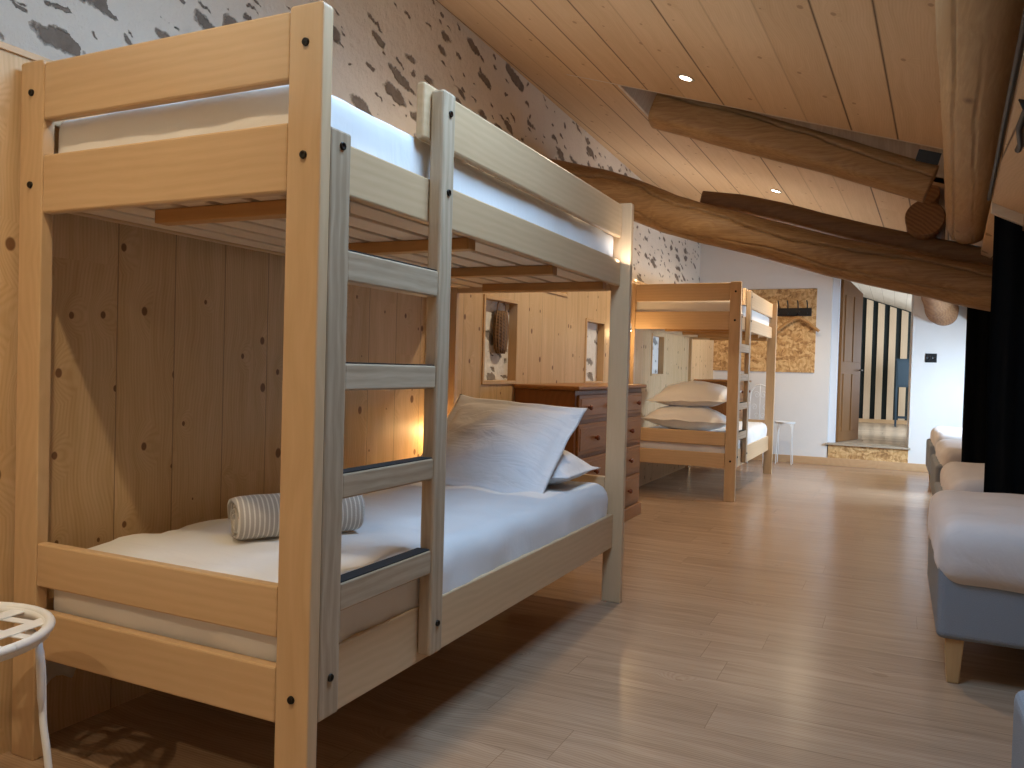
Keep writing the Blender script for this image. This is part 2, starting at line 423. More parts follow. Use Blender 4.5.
LINING = planks('pine_lining_boards', (1, 0, 0), (0, 1, 0), .16, 4.5, .07, (.72, .50, .30), (.54, .34, .18), seam=(.06, .03, .014), seamw=.004, knots=.6, knot_scale=4.2, var=.16, spec=.2, rough=.6)
FLOOR = planks('oak_laminate_floor', (0, 1, 0), (1, 0, 0), .19, 1.29, .05, (.50, .345, .225), (.30, .19, .115), seam=(.20, .12, .065), seamw=.0014, knots=.25, knot_scale=2.4, var=.13, rough=.24, spec=.5, grain=1.0, kthr=.75, bumps=.12)
WHITEBOARD = planks('whitewashed_boards', (1, 0, 0), (0, 1, 0), .16, 3.0, 0, (.74, .70, .63), (.60, .55, .47), seam=(.25, .22, .18), seamw=.004, knots=.2, knot_scale=4)
WWASH = solid_wood('whitewashed_rough_wood', (.86, .80, .72), (.56, .48, .40), 2, rough=.8, streak=1.3)
SLATW = solid_wood('pale_slat_wood', (.72, .58, .42), (.58, .42, .27), 2, rough=.5)
BASEB = solid_wood('baseboard_pine', (.62, .40, .22), (.45, .25, .11), 0, rough=.5, knots=.6)

# ------------------------------------------------------------------ room geometry constants
CS, CE, CZ0 = .31, .04, 2.88
def ceil_z(x, y): return CZ0-CS*(x+1.23)-CE*(y-4.1)
def lin_z(x): return 1.757-.5*(x-1.42)
def stone_x(y): return -1.138-.0205*(8.45-y)
FY = 8.45; XL = -.942; XR = 3.3; YN = -3.2

# floor
m = MB(); m.box(-1.6, XR+.1, YN, FY+.02, -.1, 0, 0); struct('floor', m, FLOOR)
# left wall: stone and lime plaster, slightly out of square
m = MB(); m.hexa([(stone_x(YN)-.3, YN, 0), (stone_x(YN), YN, 0), (stone_x(FY), FY, 0), (stone_x(FY)-.3, FY, 0),
                  (stone_x(YN)-.3, YN, 3.5), (stone_x(YN), YN, 3.5), (stone_x(FY), FY, 3.5), (stone_x(FY)-.3, FY, 3.5)])
struct('wall_left', m, STONE, 'lime plastered wall with dark stones showing through')
# pine cladding with four niche openings
NICHES = [(2.51, 2.94, .904, 1.381), (3.30, 3.70, 1.47, 1.72), (4.06, 4.465, .894, 1.358), (5.75, 6.17, .957, 1.338)]
ys = sorted({YN, FY} | {a for n_ in NICHES for a in n_[:2]}); zs = sorted({0, 1.735} | {a for n_ in NICHES for a in n_[2:]})
m = MB()
for i in range(len(ys)-1):
    for j in range(len(zs)-1):
        yc, zc = (ys[i]+ys[i+1])/2, (zs[j]+zs[j+1])/2
        if any(a < yc < b and c < zc < d for a, b, c, d in NICHES): continue
        m.box(XL-.022, XL, ys[i], ys[i+1], zs[j], zs[j+1], 0)
bmesh.ops.remove_doubles(m.bm, verts=m.bm.verts[:], dist=1e-5)
struct('wall_left_cladding', m, PINE_V, 'vertical knotty pine boards on the lower left wall')
m = MB(); m.hexa([(stone_x(YN)-.02, YN, 1.735), (XL+.006, YN, 1.735), (XL+.006, FY, 1.735), (stone_x(FY)-.02, FY, 1.735),
                  (stone_x(YN)-.02, YN, 1.752), (XL+.006, YN, 1.752), (XL+.006, FY, 1.752), (stone_x(FY)-.02, FY, 1.752)], .002)
struct('trim_1', m, WY, 'pine ledge board capping the cladding')
for k, (a, b, c, d) in enumerate(NICHES):
    m = MB(); xi = -.992; xo = XL+.008
    for (y0, y1, z0, z1) in ((a, a+.02, c, d), (b-.02, b, c, d), (a+.02, b-.02, c, c+.02), (a+.02, b-.02, d-.02, d)):
        m.box(xi, xo, y0, y1, z0, z1, .002)
    struct('trim_%d' % (k+2), m, PINE_F, 'pine frame lining a niche in the cladding')
    m = MB(); m.box(-1.04, -.985, a+.015, b-.015, c+.015, d-.015, .01); struct('niche_back', m, NICHE_STONE, 'whitewashed rough stone at the back of a niche')
# far wall with the door opening
DX0, DX1, DZ0 = .35, 1.17, .25
m = MB()
m.box(-1.5, DX0, FY, FY+.25, 0, 3.0, 0); m.box(DX1, XR+.1, FY, FY+.25, 0, 2.4, 0)
m.box(DX0, DX1, FY, FY+.25, 2.12, 2.8, 0)
struct('wall_far', m, WHITEWALL, 'white plaster wall at the far end')
m = MB(); m.box(-1.2, DX1+1.5, FY-.014, FY, 0, .085, .003); struct('baseboard_far', m, BASEB, 'low pine board along the far wall')
# step and threshold up into the corridor
m = MB(); m.box(DX0+.01, DX1, FY-.004, FY+.25, .085, DZ0-.02, .002); struct('step_riser', m, OSB, 'strand board riser of the step below the doorway')
m = MB(); m.box(DX0-.02, DX1+.02, FY-.03, FY+.26, DZ0-.02, DZ0, .003); struct('step_tread', m, solid_wood('step_tread_wood', (.46, .38, .28), (.30, .23, .16), 0, rough=.35), 'worn wooden tread of the doorway step')
m = MB(); m.box(DX0, DX0+.075, FY+.07, FY+.2, DZ0, 2.12, .004); m.box(DX1-.02, DX1, FY+.07, FY+.2, DZ0, 2.12, .004)
struct('door_frame', m, plain('white_door_frame_paint', (.74, .76, .80), .5), 'white painted jamb of the doorway')
# corridor behind the doorway
m = MB(); m.box(-.6, 2.2, FY+.26, 13.6, DZ0-.1, DZ0, 0); struct('floor_corridor', m, planks('corridor_boards', (0, 1, 0), (1, 0, 0), .2, 1.5, 0, (.56, .47, .36), (.40, .31, .22), knots=.2, rough=.25, spec=.6), 'pale boards of the corridor floor')
m = MB(); m.box(-.7, -.6, FY+.25, 13.6, 0, 3.4, 0); struct('wall_corridor_left', m, WHITEWALL)
m = MB()
for a in ((FY+.25, 10.2, 0, 3.4), (12.2, 13.6, 0, 3.4), (10.2, 12.2, 0, .75), (10.2, 12.2, 1.75, 3.4)): m.box(2.0, 2.1, *a, 0)
struct('wall_corridor_right', m, WHITEWALL)
m = MB()
for a in ((10.16, 10.23, .72, 1.78), (12.17, 12.24, .72, 1.78), (10.23, 12.17, .72, .78), (10.23, 12.17, 1.72, 1.78), (11.17, 11.23, .78, 1.72)): m.box(1.985, 2.06, *a, .003)
struct('window_3', m, WHITEM, 'unseen white framed window added in the corridor wall for its daylight')  # out of view, put in to let daylight into the corridor
m = MB(); m.box(-.7, 2.2, 13.45, 13.6, 0, 3.4, 0); struct('wall_corridor_far', m, plain('dark_teal_void', (.008, .022, .026), .6), 'dark teal panel standing for the unlit void behind the slats')  # near-black colour stands in for the unlit void behind the slats
def cor_z(x): return 2.30-.35*(x-.57)
m = MB()
for (x0, x1, y0, y1) in ((-.7, 2.1, FY+.25, 13.5),):
    m.hexa([(x0, y0, cor_z(x0)), (x1, y0, cor_z(x1)), (x1, y1, cor_z(x1)), (x0, y1, cor_z(x0)),
            (x0, y0, cor_z(x0)+.05), (x1, y0, cor_z(x1)+.05), (x1, y1, cor_z(x1)+.05), (x0, y1, cor_z(x0)+.05)])
struct('ceiling_corridor', m, WHITEBOARD, 'whitewashed sloping boards over the corridor')
# near wall behind the photographer, right hand knee wall
m = MB(); m.box(-1.6, XR+.1, YN-.1, YN, 0, 3.6, 0); struct('wall_near', m, WHITEWALL)
m = MB(); m.box(XR, XR+.1, YN, FY, 0, 1.0, 0); struct('wall_right', m, WHITEWALL)

# main ceiling: sloping boarded plane with a slot where the rafter passes through
HX0, HX1, HY0, HY1 = -.486, 1.24, 3.335, 3.98
XC1 = 1.56
m = MB()
def slab(m, x0, x1, y0, y1, zf, th=.03):
    sk = .055
    X = lambda x, y: x+sk*(y-3.6)
    m.hexa([(X(x0, y0), y0, zf(X(x0, y0), y0)), (X(x1, y0), y0, zf(X(x1, y0), y0)), (X(x1, y1), y1, zf(X(x1, y1), y1)), (X(x0, y1), y1, zf(X(x0, y1), y1)),
            (X(x0, y0), y0, zf(X(x0, y0), y0)+th), (X(x1, y0), y0, zf(X(x1, y0), y0)+th), (X(x1, y1), y1, zf(X(x1, y1), y1)+th), (X(x0, y1), y1, zf(X(x0, y1), y1)+th)])
RW = (.38, 1.16, -.0, .95)     # roof window, above the frame
for a in ((-1.9, XC1, YN, RW[2]), (-1.9, RW[0], RW[2], RW[3]), (RW[1], XC1, RW[2], RW[3]), (-1.9, XC1, RW[3], HY0), (-1.9, HX0, HY0, HY1), (HX1, XC1, HY0, HY1), (-1.9, XC1, HY1, FY)):
    slab(m, *a, ceil_z)
struct('ceiling', m, CEIL, 'sloping pine board ceiling')
m = MB()
for (a, b, c, d) in ((RW[0]-.04, RW[0]+.03, RW[2]-.04, RW[3]+.04), (RW[1]-.03, RW[1]+.04, RW[2]-.04, RW[3]+.04), (RW[0]+.03, RW[1]-.03, RW[2]-.04, RW[2]+.03), (RW[0]+.03, RW[1]-.03, RW[3]-.03, RW[3]+.04)):
    o_ = -.18
    m.hexa([(x+o_, y, ceil_z(x+o_, y)+dz) for dz in (-.012, .07) for x, y in ((a, c), (b, c), (b, d), (a, d))], .003)
struct('window_2', m, WY, 'pine framed roof window in the main slope')
m = MB(); slab(m, HX0-.35, HX1+.1, HY0-.1, HY1+.1, lambda x, y: ceil_z(x, y)+.26)
struct('ceiling_slot_back', m, WWASH)
m = MB()
sk = lambda x, y: x+.055*(y-3.6)
def upright(m, A, B, h=.26, th=.015, lean=0):
    (xa, ya), (xb, yb) = A, B
    d = Vector((xb-xa, yb-ya, 0)).normalized(); nrm = Vector((-d.y, d.x, 0))*th
    za, zb = ceil_z(xa, ya), ceil_z(xb, yb)
    m.hexa([(xa, ya, za), (xb, yb, zb), (xb+nrm.x, yb+nrm.y, zb), (xa+nrm.x, ya+nrm.y, za),
            (xa+lean, ya, za+h), (xb+lean, yb, zb+h), (xb+nrm.x+lean, yb+nrm.y, zb+h), (xa+nrm.x+lean, ya+nrm.y, za+h)])
upright(m, (sk(HX0, HY0), HY0), (sk(HX0, HY1), HY1), lean=.10)
upright(m, (sk(HX0-.34, HY1), HY1), (sk(HX1, HY1), HY1))
upright(m, (sk(HX1, HY0), HY0), (sk(HX0-.34, HY0), HY0)); upright(m, (sk(HX1, HY1), HY1), (sk(HX1, HY0), HY0))
struct('ceiling_slot_sides', m, WWASH, 'whitewashed board sides of the slot round the rafter')
# lower boarded lining on the right hand side, with two roof windows
lx = lambda y: 1.315+.05*(y-1.36)
WIN = [(2.05, 2.9, 6.0, 7.5)]
m = MB()
def lslab(x0, x1, y0, y1, left=False):
    a0, a1 = (lx(y0), lx(y1)) if left else (x0, x0)
    m.hexa([(a0, y0, lin_z(a0)), (x1, y0, lin_z(x1)), (x1, y1, lin_z(x1)), (a1, y1, lin_z(a1)),
            (a0, y0, lin_z(a0)+.03), (x1, y0, lin_z(x1)+.03), (x1, y1, lin_z(x1)+.03), (a1, y1, lin_z(a1)+.03)])
lslab(0, 2.05, YN, FY, True); lslab(2.9, XR+.1, YN, FY)
for y0, y1 in ((YN, 6.0), (7.5, FY)): lslab(2.05, 2.9, y0, y1)
struct('ceiling_right', m, LINING, 'lower sloping board lining over the row of single beds')
m = MB(); m.hexa([(sk(XC1, YN)-.01, YN, lin_z(1.5)+.0), (sk(XC1, YN)+.02, YN, lin_z(1.5)), (sk(XC1, FY)+.02, FY, lin_z(1.75)), (sk(XC1, FY)-.01, FY, lin_z(1.75)),
                  (sk(XC1, YN)-.01, YN, 2.6), (sk(XC1, YN)+.02, YN, 2.6), (sk(XC1, FY)+.02, FY, 2.2), (sk(XC1, FY)-.01, FY, 2.2)])
struct('ceiling_riser', m, LOGX)
for k, (x0, x1, y0, y1) in enumerate(WIN):
    m = MB()
    for (a, b, c, d) in ((x0-.04, x0+.03, y0-.04, y1+.04), (x1-.03, x1+.04, y0-.04, y1+.04), (x0+.03, x1-.03, y0-.04, y0+.03), (x0+.03, x1-.03, y1-.03, y1+.04)):
        m.hexa([(a, c, lin_z(a)-.015), (b, c, lin_z(b)-.015), (b, d, lin_z(b)-.015), (a, d, lin_z(a)-.015),
                (a, c, lin_z(a)+.05), (b, c, lin_z(b)+.05), (b, d, lin_z(b)+.05), (a, d, lin_z(a)+.05)], .003)
    struct('window_%d' % (k+1), m, WY, 'pine framed roof window in the right hand slope')
# fascia that carries the black curtain
m = MB(); 
x0, x1 = 1.385, 3.2
m.hexa([(x0, 2.80, lin_z(x0)-.045), (x1, 2.80, lin_z(x1)-.045), (x1, 2.83, lin_z(x1)-.045), (x0, 2.83, lin_z(x0)-.045),
        (x0, 2.80, lin_z(x0)+.01), (x1, 2.80, lin_z(x1)+.01), (x1, 2.83, lin_z(x1)+.01), (x0, 2.83, lin_z(x0)+.01)], .003)
struct('trim_6', m, solid_wood('pale_fascia', (.66, .54, .40), (.50, .37, .24), 0), 'pale board across the lining above the black curtain')

# ------------------------------------------------------------------ roof timbers
def interp(pts, n):
    out = []
    for i in range(len(pts)-1):
        for k in range(n):
            f = k/n; out.append([a+(b-a)*f for a, b in zip(pts[i], pts[i+1])])
    out.append(list(pts[-1]))
    for _ in range(2):
        q = [out[0]]+[[(a+2*b+c)/4 for a, b, c in zip(out[i-1], out[i], out[i+1])] for i in range(1, len(out)-1)]+[out[-1]]
        out = q
    return out
def log(name, pts, mat, label, rough=.06, seed=0, n=120, sub=16, **kw):
    p = interp(pts, sub); m = MB(); m.tube([q[:3] for q in p], [q[3] for q in p], n, True, rough, seed, 2.6, **kw)
    o = struct(name, m, mat, label); return o
log('roof_truss_log', [(-1.4, 4.06, 2.375, .14), (-1.17, 4.06, 2.33, .14), (-.87, 4.08, 2.25, .138), (-.59, 4.1, 2.155, .135), (-.37, 4.1, 2.055, .132), (-.15, 4.1, 1.98, .127), (.22, 4.1, 1.873, .118), (.65, 4.1, 1.738, .123), (1.11, 4.1, 1.622, .123), (1.52, 4.1, 1.52, .126), (1.75, 4.1, 1.45, .12)],
    LOGX2, 'long crooked brown log spanning the room below the ceiling', .05, 3, cracks=((R(62), .075, .05, .5), (R(128), .04, .02, .5)))
log('upper_truss_log', [(-.20, 4.27, 2.185, .050), (.05, 4.27, 2.135, .058), (.32, 4.27, 2.06, .06), (.82, 4.27, 1.90, .06), (1.53, 4.27, 1.71, .06), (1.75, 4.27, 1.65, .06)],
    LOGX, 'thin dark log lying along the top of the long crooked log', .06, 9, sq=3)
log('roof_rafter_log', [(-.315, 3.5, 2.577, .108), (.2, 3.5, 2.388, .100), (.7, 3.5, 2.20, .094), (1.0, 3.5, 2.082, .091), (1.165, 3.5, 2.018, .089)],
    LOGX2, 'brown rafter log running through the ceiling slot', .05, 5, sq=3.4, sqrot=R(8), cracks=((R(64), .06, .035, .35),))
log('purlin_log', [(1.237-.055*4.5, -3.0, 2.06+.057*4.5, .125), (1.237, 1.5, 2.055, .125), (1.315, 2.8, 1.99, .124), (1.382, 4.0, 1.922, .120), (1.392, 4.22, 1.912, .112), (1.394, 4.28, 1.910, .09)],
    LOGY, 'thick pale peeled log running toward the viewer under the ceiling', .05, 1, cracks=((R(222), .05, .02, .4), (R(175), .03, .012, .3)))
log('rear_purlin_log', [(1.152, 4.10, 1.953, .10), (1.155, 4.13, 1.951, .108), (1.25, 6.0, 1.845, .115), (1.36, 7.6, 1.76, .125), (1.43, 8.2, 1.72, .15), (1.46, 8.5, 1.70, .14)],
    LOGEND, 'cut log whose round end faces the room beside the peeled log', .12, 4)
m = MB(); m.tube([(1.165, 4.06, 2.09), (1.168, 4.12, 2.088), (1.175, 4.5, 2.07)], [.058, .064, .064], 14, True, .12, 2, 9)
struct('timber_packing_block', m, LOGEND, 'small wood block wedged on top of the cut log end')
m = MB(); m.box(-.055, .055, -.004, .004, -.03, .03, .002)
o = m.build('steel_bracket', BLACK); o.location = (1.145, 3.39, 2.135); o.rotation_euler = (R(20), R(17), 0)
tag(o, 'black steel bracket where the rafter meets the peeled log', 'bracket')
m = MB(); m.tube([(lx(y_)-.013, y_, lin_z(lx(y_))+.012+.004*math.sin(y_*5)) for y_ in [-1+.2*k for k in range(20)]], .0085, 8)
tag(m.build('black_cable', BLACK), 'black cable running along the right side of the peeled log', 'cable')
for y_, l_ in ((-1.2, 'added unseen strip light on the wall ledge behind the foot of the near bunk'), (2.0, 'added unseen strip light on the wall ledge behind the head of the near bunk'), (5.2, 'added unseen strip light on the wall ledge behind the far bunk')):
    led = thing('added_strip_light', l_, 'light', (-1.10, y_, 1.752), 0, 'added strip lights on the ledge')  # added fitting, put in to light the stone wall and ceiling
    m = MB(); m.box(-.018, .018, -1.5, 1.5, 0, .014, .002); m.build('housing', WHITEM, led)
    m = MB(); m.box(-.014, .014, -1.49, 1.49, .0142, .022, .003); m.build('diffuser', ADDED_LED, led)
m = MB(); m.tube([(1.335, 1.42, 1.80), (1.352, 1.47, 1.785), (1.348, 1.58, 1.765), (1.372, 1.75, 1.757), (1.376, 1.86, 1.765)], .011, 8)
o = m.build('hanging_strap', BLACK); tag(o, 'black strap looped under the boards at the top right edge', 'strap')

# ------------------------------------------------------------------ bunk beds
W, L, H, PW, PT = .926, 2.078, 1.712, .085, .032
EB = [(1.566, 1.704), (1.341, 1.4816), (.4326, .539), (.257, .373)]
def bolt(parent, x, y, z, axis, name='bolt'):
    m = MB(); rot = Matrix.Rotation(R(90), 4, 'X') if axis == 'y' else Matrix.Rotation(R(90), 4, 'Y')
    m.lathe([(.0, .0015), (.0045, .002), (.0075, .004), (.0085, .001), (.0085, -.003)], (x, y, z), 12, rot)
    return m.build(name, DARKBOLT, parent)
def make_bunk():
    root = thing('bunk_bed', 'x', 'bunk bed')
    for xs in (0, 1):
        for yn in (0, 1):
            x0 = -PW if xs else -W; y0 = 0 if not yn else L-PT
            m = MB(); r = .007
            poly = [(x0, 0), (x0+PW, 0), (x0+PW, H-r), (x0+PW-r*.3, H-r*.3), (x0+PW-r, H), (x0+r, H), (x0+r*.3, H-r*.3), (x0, H-r)]
            m.prism([(a, b) for a, b in poly], 1, y0, y0+PT, .0035)
            p = m.build('post', WZ, root)
            yb = y0-.0005 if not yn else y0+PT+.0005
            for z in (1.635, 1.412, .315):
                if (yn == 0 or xs) and (z > 1 or xs): bolt(p, x0+PW/2, yb, z, 'y')
    for yn in (0, 1):
        y0 = .001 if not yn else L-PT+.004
        for (a, b) in EB:
            m = MB(); m.box(-W+PW+.0012, -PW-.0012, y0, y0+.027, a, b, .005); m.build('end_board', WX, root)
    for x0 in (-.067, -W+.042):
        for a, b in ((.237, .381), (1.360, 1.470)):
            m = MB(); m.box(x0, x0+.025, PT+.001, L-PT-.001, a, b, .004); m.build('side_rail', WY, root)
    m = MB(); m.box(-.067, -.042, .445, L-PT-.001, 1.565, 1.705, .006); m.build('guard_rail', WY, root)
    m = MB(); m.box(-W+.042, -W+.067, PT+.001, L-PT-.001, 1.565, 1.705, .006); m.build('guard_rail', WY, root)
    # slatted bases: long slats over three cross bars
    for zb in (.262, 1.352):
        for y in (.17, .76, 1.38, 1.92):
            m = MB(); m.box(-.63, -.068, y-.022, y+.022, zb-.021, zb+.0125, .003); m.build('crossbar', XBAR, root)
        for k in range(7):
            x = -W+.072+k*.1125
            m = MB(); m.box(x, x+.085, .035, L-.036, zb+.013, zb+.047, .003); m.build('slat', SLAT, root)
    # ladder
    lad = MB(); lad.box(-.040, -.001, .0335, .101, .262, 1.475, .005); ld = lad.build('ladder_upright', LZ, root)
    m = MB(); m.box(-.040, -.001, .471, .533, .262, 1.690, .007); m.build('ladder_upright', LZ, root)
    for a, b in ((1.170, 1.235), (.941, .998), (.712, .765), (.473, .533)):
        m = MB(); m.box(-.046, -.004, .1015, .4705, a, b, .004); rg = m.build('ladder_rung', LX, root)
        m = MB(); m.box(-.043, -.007, .104, .468, b+.0003, b+.003, .0008); m.build('grip_strip', GRIP, rg)
    for y, z in ((.070, 1.443), (.070, .345), (.504, 1.635), (.504, 1.437), (.504, .340)):
        bolt(root, -.0005, y, z, 'x')
    return root
bunk = make_bunk()
bunk['label'] = 'large near birch bunk bed with a ladder, beside the rolled towel'
BX, BY = -.07, 5.13
bunk_b = copy_tree(bunk); bunk_b.location = (BX, BY, 0)
bunk_b['label'] = 'birch bunk bed farther down the room with two stacked pillows'
for b in (bunk, bunk_b): b['group'] = 'birch bunk beds'

def mattress(name, label, x0, x1, y0, y1, z0, z1, seed, group, r=.05, wr=.006, bulge=.012):
    m = MB(); m.softbox(x0, x1, y0, y1, z0, z1, r, (34, 60, 8), wr, 8, seed, bulge)
    o = m.build(name, SHEET); return tag(o, label, 'mattress', group)
G = 'mattresses of the bunk beds'
lowm = mattress('mattress', 'white sheeted mattress on the lower bunk of the near bed', -.868, -.052, .032, 2.042, .311, .512, 1, G, .06, .011, .014)
upm = mattress('mattress', 'white sheeted mattress on the upper bunk of the near bed', -.85, -.070, .036, 2.040, 1.401, 1.580, 2, G, .024, .004, .006)
lowm_b = lowm.copy(); col.objects.link(lowm_b); lowm_b.location = (BX, BY, 0); lowm_b['label'] = 'white sheeted mattress on the lower bunk of the far bed'
upm_b = upm.copy(); col.objects.link(upm_b); upm_b.location = (BX, BY, 0); upm_b['label'] = 'white sheeted mattress on the upper bunk of the far bed'

# ------------------------------------------------------------------ pillows
def pillow(name, label, wx, wy, th, seed, loc, rot, group, flange=.035, mat=PILLOW, soft=.009, bend=None):
    m = MB(); t = bmesh.new(); n = 44
    top = {}; bot = {}
    for i in range(n+1):
        for j in range(n+1):
            u, v = -1+2*i/n, -1+2*j/n
            x, y = u*wx/2, v*wy/2
            # corners pulled out, sides slightly hollow
            x *= 1-.045*(1-v*v)*abs(u)**3; y *= 1-.045*(1-u*u)*abs(v)**3
            fu = min(1, max(0, (wx/2-abs(u*wx/2)-flange)/(wx/2-flange))); fv = min(1, max(0, (wy/2-abs(v*wy/2)-flange)/(wy/2-flange)))
            h = (1-(1-fu)**2.4)*(1-(1-fv)**2.4); h = h**.62 if h > 0 else 0
            q = Vector((x*7+seed*3.7, y*7, seed))
            wn = noise.noise(q)+.5*noise.noise(q*2.3)
            ridge = 1-abs(noise.noise(Vector((x*4+seed, y*9-x*5, seed*2.2))))*2
            hz = th/2*h; z = hz+soft*wn*(.3+h)+soft*.55*ridge*h
            zb = -hz*.75+soft*.5*noise.noise(q+Vector((9, 9, 9)))*h
            edge = (i in (0, n) or j in (0, n))
            wav = .010*noise.noise(Vector((x*9, y*9, seed*5)))*(1-h)
            def dz(x, y): return bend(x, y) if bend else 0
            if edge:
                top[i, j] = bot[i, j] = t.verts.new((x, y, wav+dz(x, y)))
            else:
                top[i, j] = t.verts.new((x, y, max(z, zb+.004)+wav+dz(x, y))); bot[i, j] = t.verts.new((x, y, zb-.002+wav+dz(x, y)))
    for i in range(n):
        for j in range(n):
            t.faces.new((top[i, j], top[i+1, j], top[i+1, j+1], top[i, j+1]))
            f = (bot[i, j], bot[i, j+1], bot[i+1, j+1], bot[i+1, j])
            if len(set(f)) == 4:
                try: t.faces.new(f)
                except ValueError: pass
    for f in t.faces: f.smooth = True
    m._merge(t); o = m.build(name, mat); o.location = loc; o.rotation_euler = rot
    return tag(o, label, 'pillow', group)
GP = 'pillows on the lower bunks'
pillow('pillow', 'white pillow lying flat under the leaning pillow on the near bunk', .66, .37, .20, 3, (-.43, 1.855, .590), (R(2), R(3), R(0)), GP, .018)
pillow('pillow', 'large white flanged pillow leaning up on the near lower bunk', .62, .56, .15, 5, (-.457, 1.735, .680), (R(38), R(3), R(0)), GP, .045)
pillow('pillow', 'white pillow lying flat on the far bunk, under another pillow', .74, .48, .23, 8, (BX-.455, BY+.33, .605), (0, R(1), R(2)), GP, .03)
pillow('pillow', 'white pillow stacked on top of another on the far bunk', .70, .48, .23, 11, (BX-.43, BY+.40, .800), (R(10), R(-2), R(-3)), GP, .035)

# ------------------------------------------------------------------ rolled towel
def towel():
    m = MB(); t = bmesh.new(); Ln = .345; ny = 30; turns = 3.6; na = 130; th = .0075
    def ring(side):
        out = []
        for k in range(na+1):
            a = k/na*turns*2*math.pi
            r = .011+.050*(k/na)+side*th/2
            out.append((a, r))
        return out
    A, B = ring(1), ring(-1); va, vb = [], []
    for j in range(ny+1):
        y = -Ln/2+Ln*j/ny; ra, rb = [], []
        for k in range(na+1):
            for (lst, S) in ((ra, A), (rb, B)):
                a, r = S[k]
                e = abs(y)/(Ln/2)
                tel = (.012*noise.noise(Vector((a*.35, 3, (1 if y > 0 else -1)))))*max(0, (e-.6)/.4)
                rr = r*(1-.10*max(0, (e-.86)/.14)**2)+.0022*noise.noise(Vector((math.cos(a)*2, math.sin(a)*2, y*14+k*.02)))
                zsq = .93 if math.sin(a) < 0 else 1.0
                lst.append(t.verts.new((rr*math.cos(a)*1.04, y+tel, rr*math.sin(a)*zsq)))
        va.append(ra); vb.append(rb)
    for j in range(ny):
        for k in range(na):
            t.faces.new((va[j][k], va[j+1][k], va[j+1][k+1], va[j][k+1]))
            t.faces.new((vb[j][k], vb[j][k+1], vb[j+1][k+1], vb[j+1][k]))
    for j in (0, ny):
        for k in range(na): t.faces.new((va[j][k], va[j][k+1], vb[j][k+1], vb[j][k]))
    for j in range(ny):
        t.faces.new((va[j][na], va[j+1][na], vb[j+1][na], vb[j][na])); t.faces.new((va[j][0], vb[j][0], vb[j+1][0], va[j+1][0]))
    for f in t.faces: f.smooth = True
    bmesh.ops.recalc_face_normals(t, faces=t.faces[:])
    m._merge(t); o = m.build('rolled_towel', TOWEL)
    d = Vector((.19, .285, 0)); o.rotation_euler = (0, R(25), math.atan2(d.y, d.x)-R(90))
    o.location = (-.430, .472, .577)
    return tag(o, 'beige and white striped towel rolled up on the near lower bunk', 'towel')
towel()
# sheet corner drooping behind the foot of the near bed
m = MB(); t = bmesh.new(); n1, n2 = 24, 12; g = {}
for i in range(n1+1):
    for j in range(n2+1):
        y = .04+.26*i/n1; s = j/n2
        dep = .17-.05*(i/n1)+.012*math.sin(i*.9)
        g[i, j] = t.verts.new((-.887+.012*math.sin(i*.8+s*2)*s, y, .32-dep*s))
for i in range(n1):
    for j in range(n2): t.faces.new((g[i, j], g[i+1, j], g[i+1, j+1], g[i, j+1]))
for f in t.faces: f.smooth = True
bmesh.ops.solidify(t, geom=t.faces[:], thickness=.004); m._merge(t)
o = m.build('hanging_sheet', SHEET); tag(o, 'white sheet corner hanging down by the wall below the near lower bunk', 'sheet')

# ------------------------------------------------------------------ chests of drawers
def chest(name, label, y0, y1, x0, x1, top, rows, group=None):
    yc = (y0+y1)/2
    root = thing(name, label, 'chest of drawers', (x0, yc, 0), 0, group)
    wd, dp = y1-y0, x1-x0
    m = MB(); m.box(0, dp-.02, -wd/2+.015, wd/2-.015, .07, top-.025, .004); m.build('body', DRESS_Z, root)
    m = MB(); m.box(-.0, dp+.012, -wd/2-.008, wd/2+.008, top-.024, top, .008, seg=3); m.build('top', DRESS_Y, root)
    m = MB(); m.box(0, dp-.001, -wd/2, wd/2, 0, .085, .006); m.build('plinth', DRESS_Y, root)
    z = top-.045
    for hgt, nd in rows:
        for k in range(nd):
            a = -wd/2+.045+(wd-.09)*k/nd+.004; b = -wd/2+.045+(wd-.09)*(k+1)/nd-.004
            m = MB(); m.box(dp-.022, dp-.006, a, b, z-hgt+.006, z-.006, .004)
            m.box(dp-.008, dp-.002, a+.022, b-.022, z-hgt+.028, z-.028, .003)
            d = m.build('drawer', DRESS_Y, root)
            for f in (.22, .78):
                m = MB(); m.lathe([(.0, .030), (.010, .029), (.016, .022), (.015, .014), (.008, .009), (.007, .0), (.011, -.003)], (dp-.002, a+(b-a)*f, z-hgt/2), 14, Matrix.Rotation(R(90), 4, 'Y'))
                m.build('knob', KNOB, d)
        z -= hgt+.012
    return root
chest('chest_of_drawers', 'brown stained chest of drawers between the two bunk beds', 2.905, 4.225, -.938, -.548, .905, [(.155, 2), (.185, 1), (.185, 1), (.20, 1)], 'chests of drawers on the left wall')
chest('chest_of_drawers', 'dark brown chest of drawers in the far corner behind the bunk', 7.42, 8.40, -.938, -.50, .925, [(.16, 2), (.19, 1), (.19, 1), (.20, 1)], 'chests of drawers on the left wall')

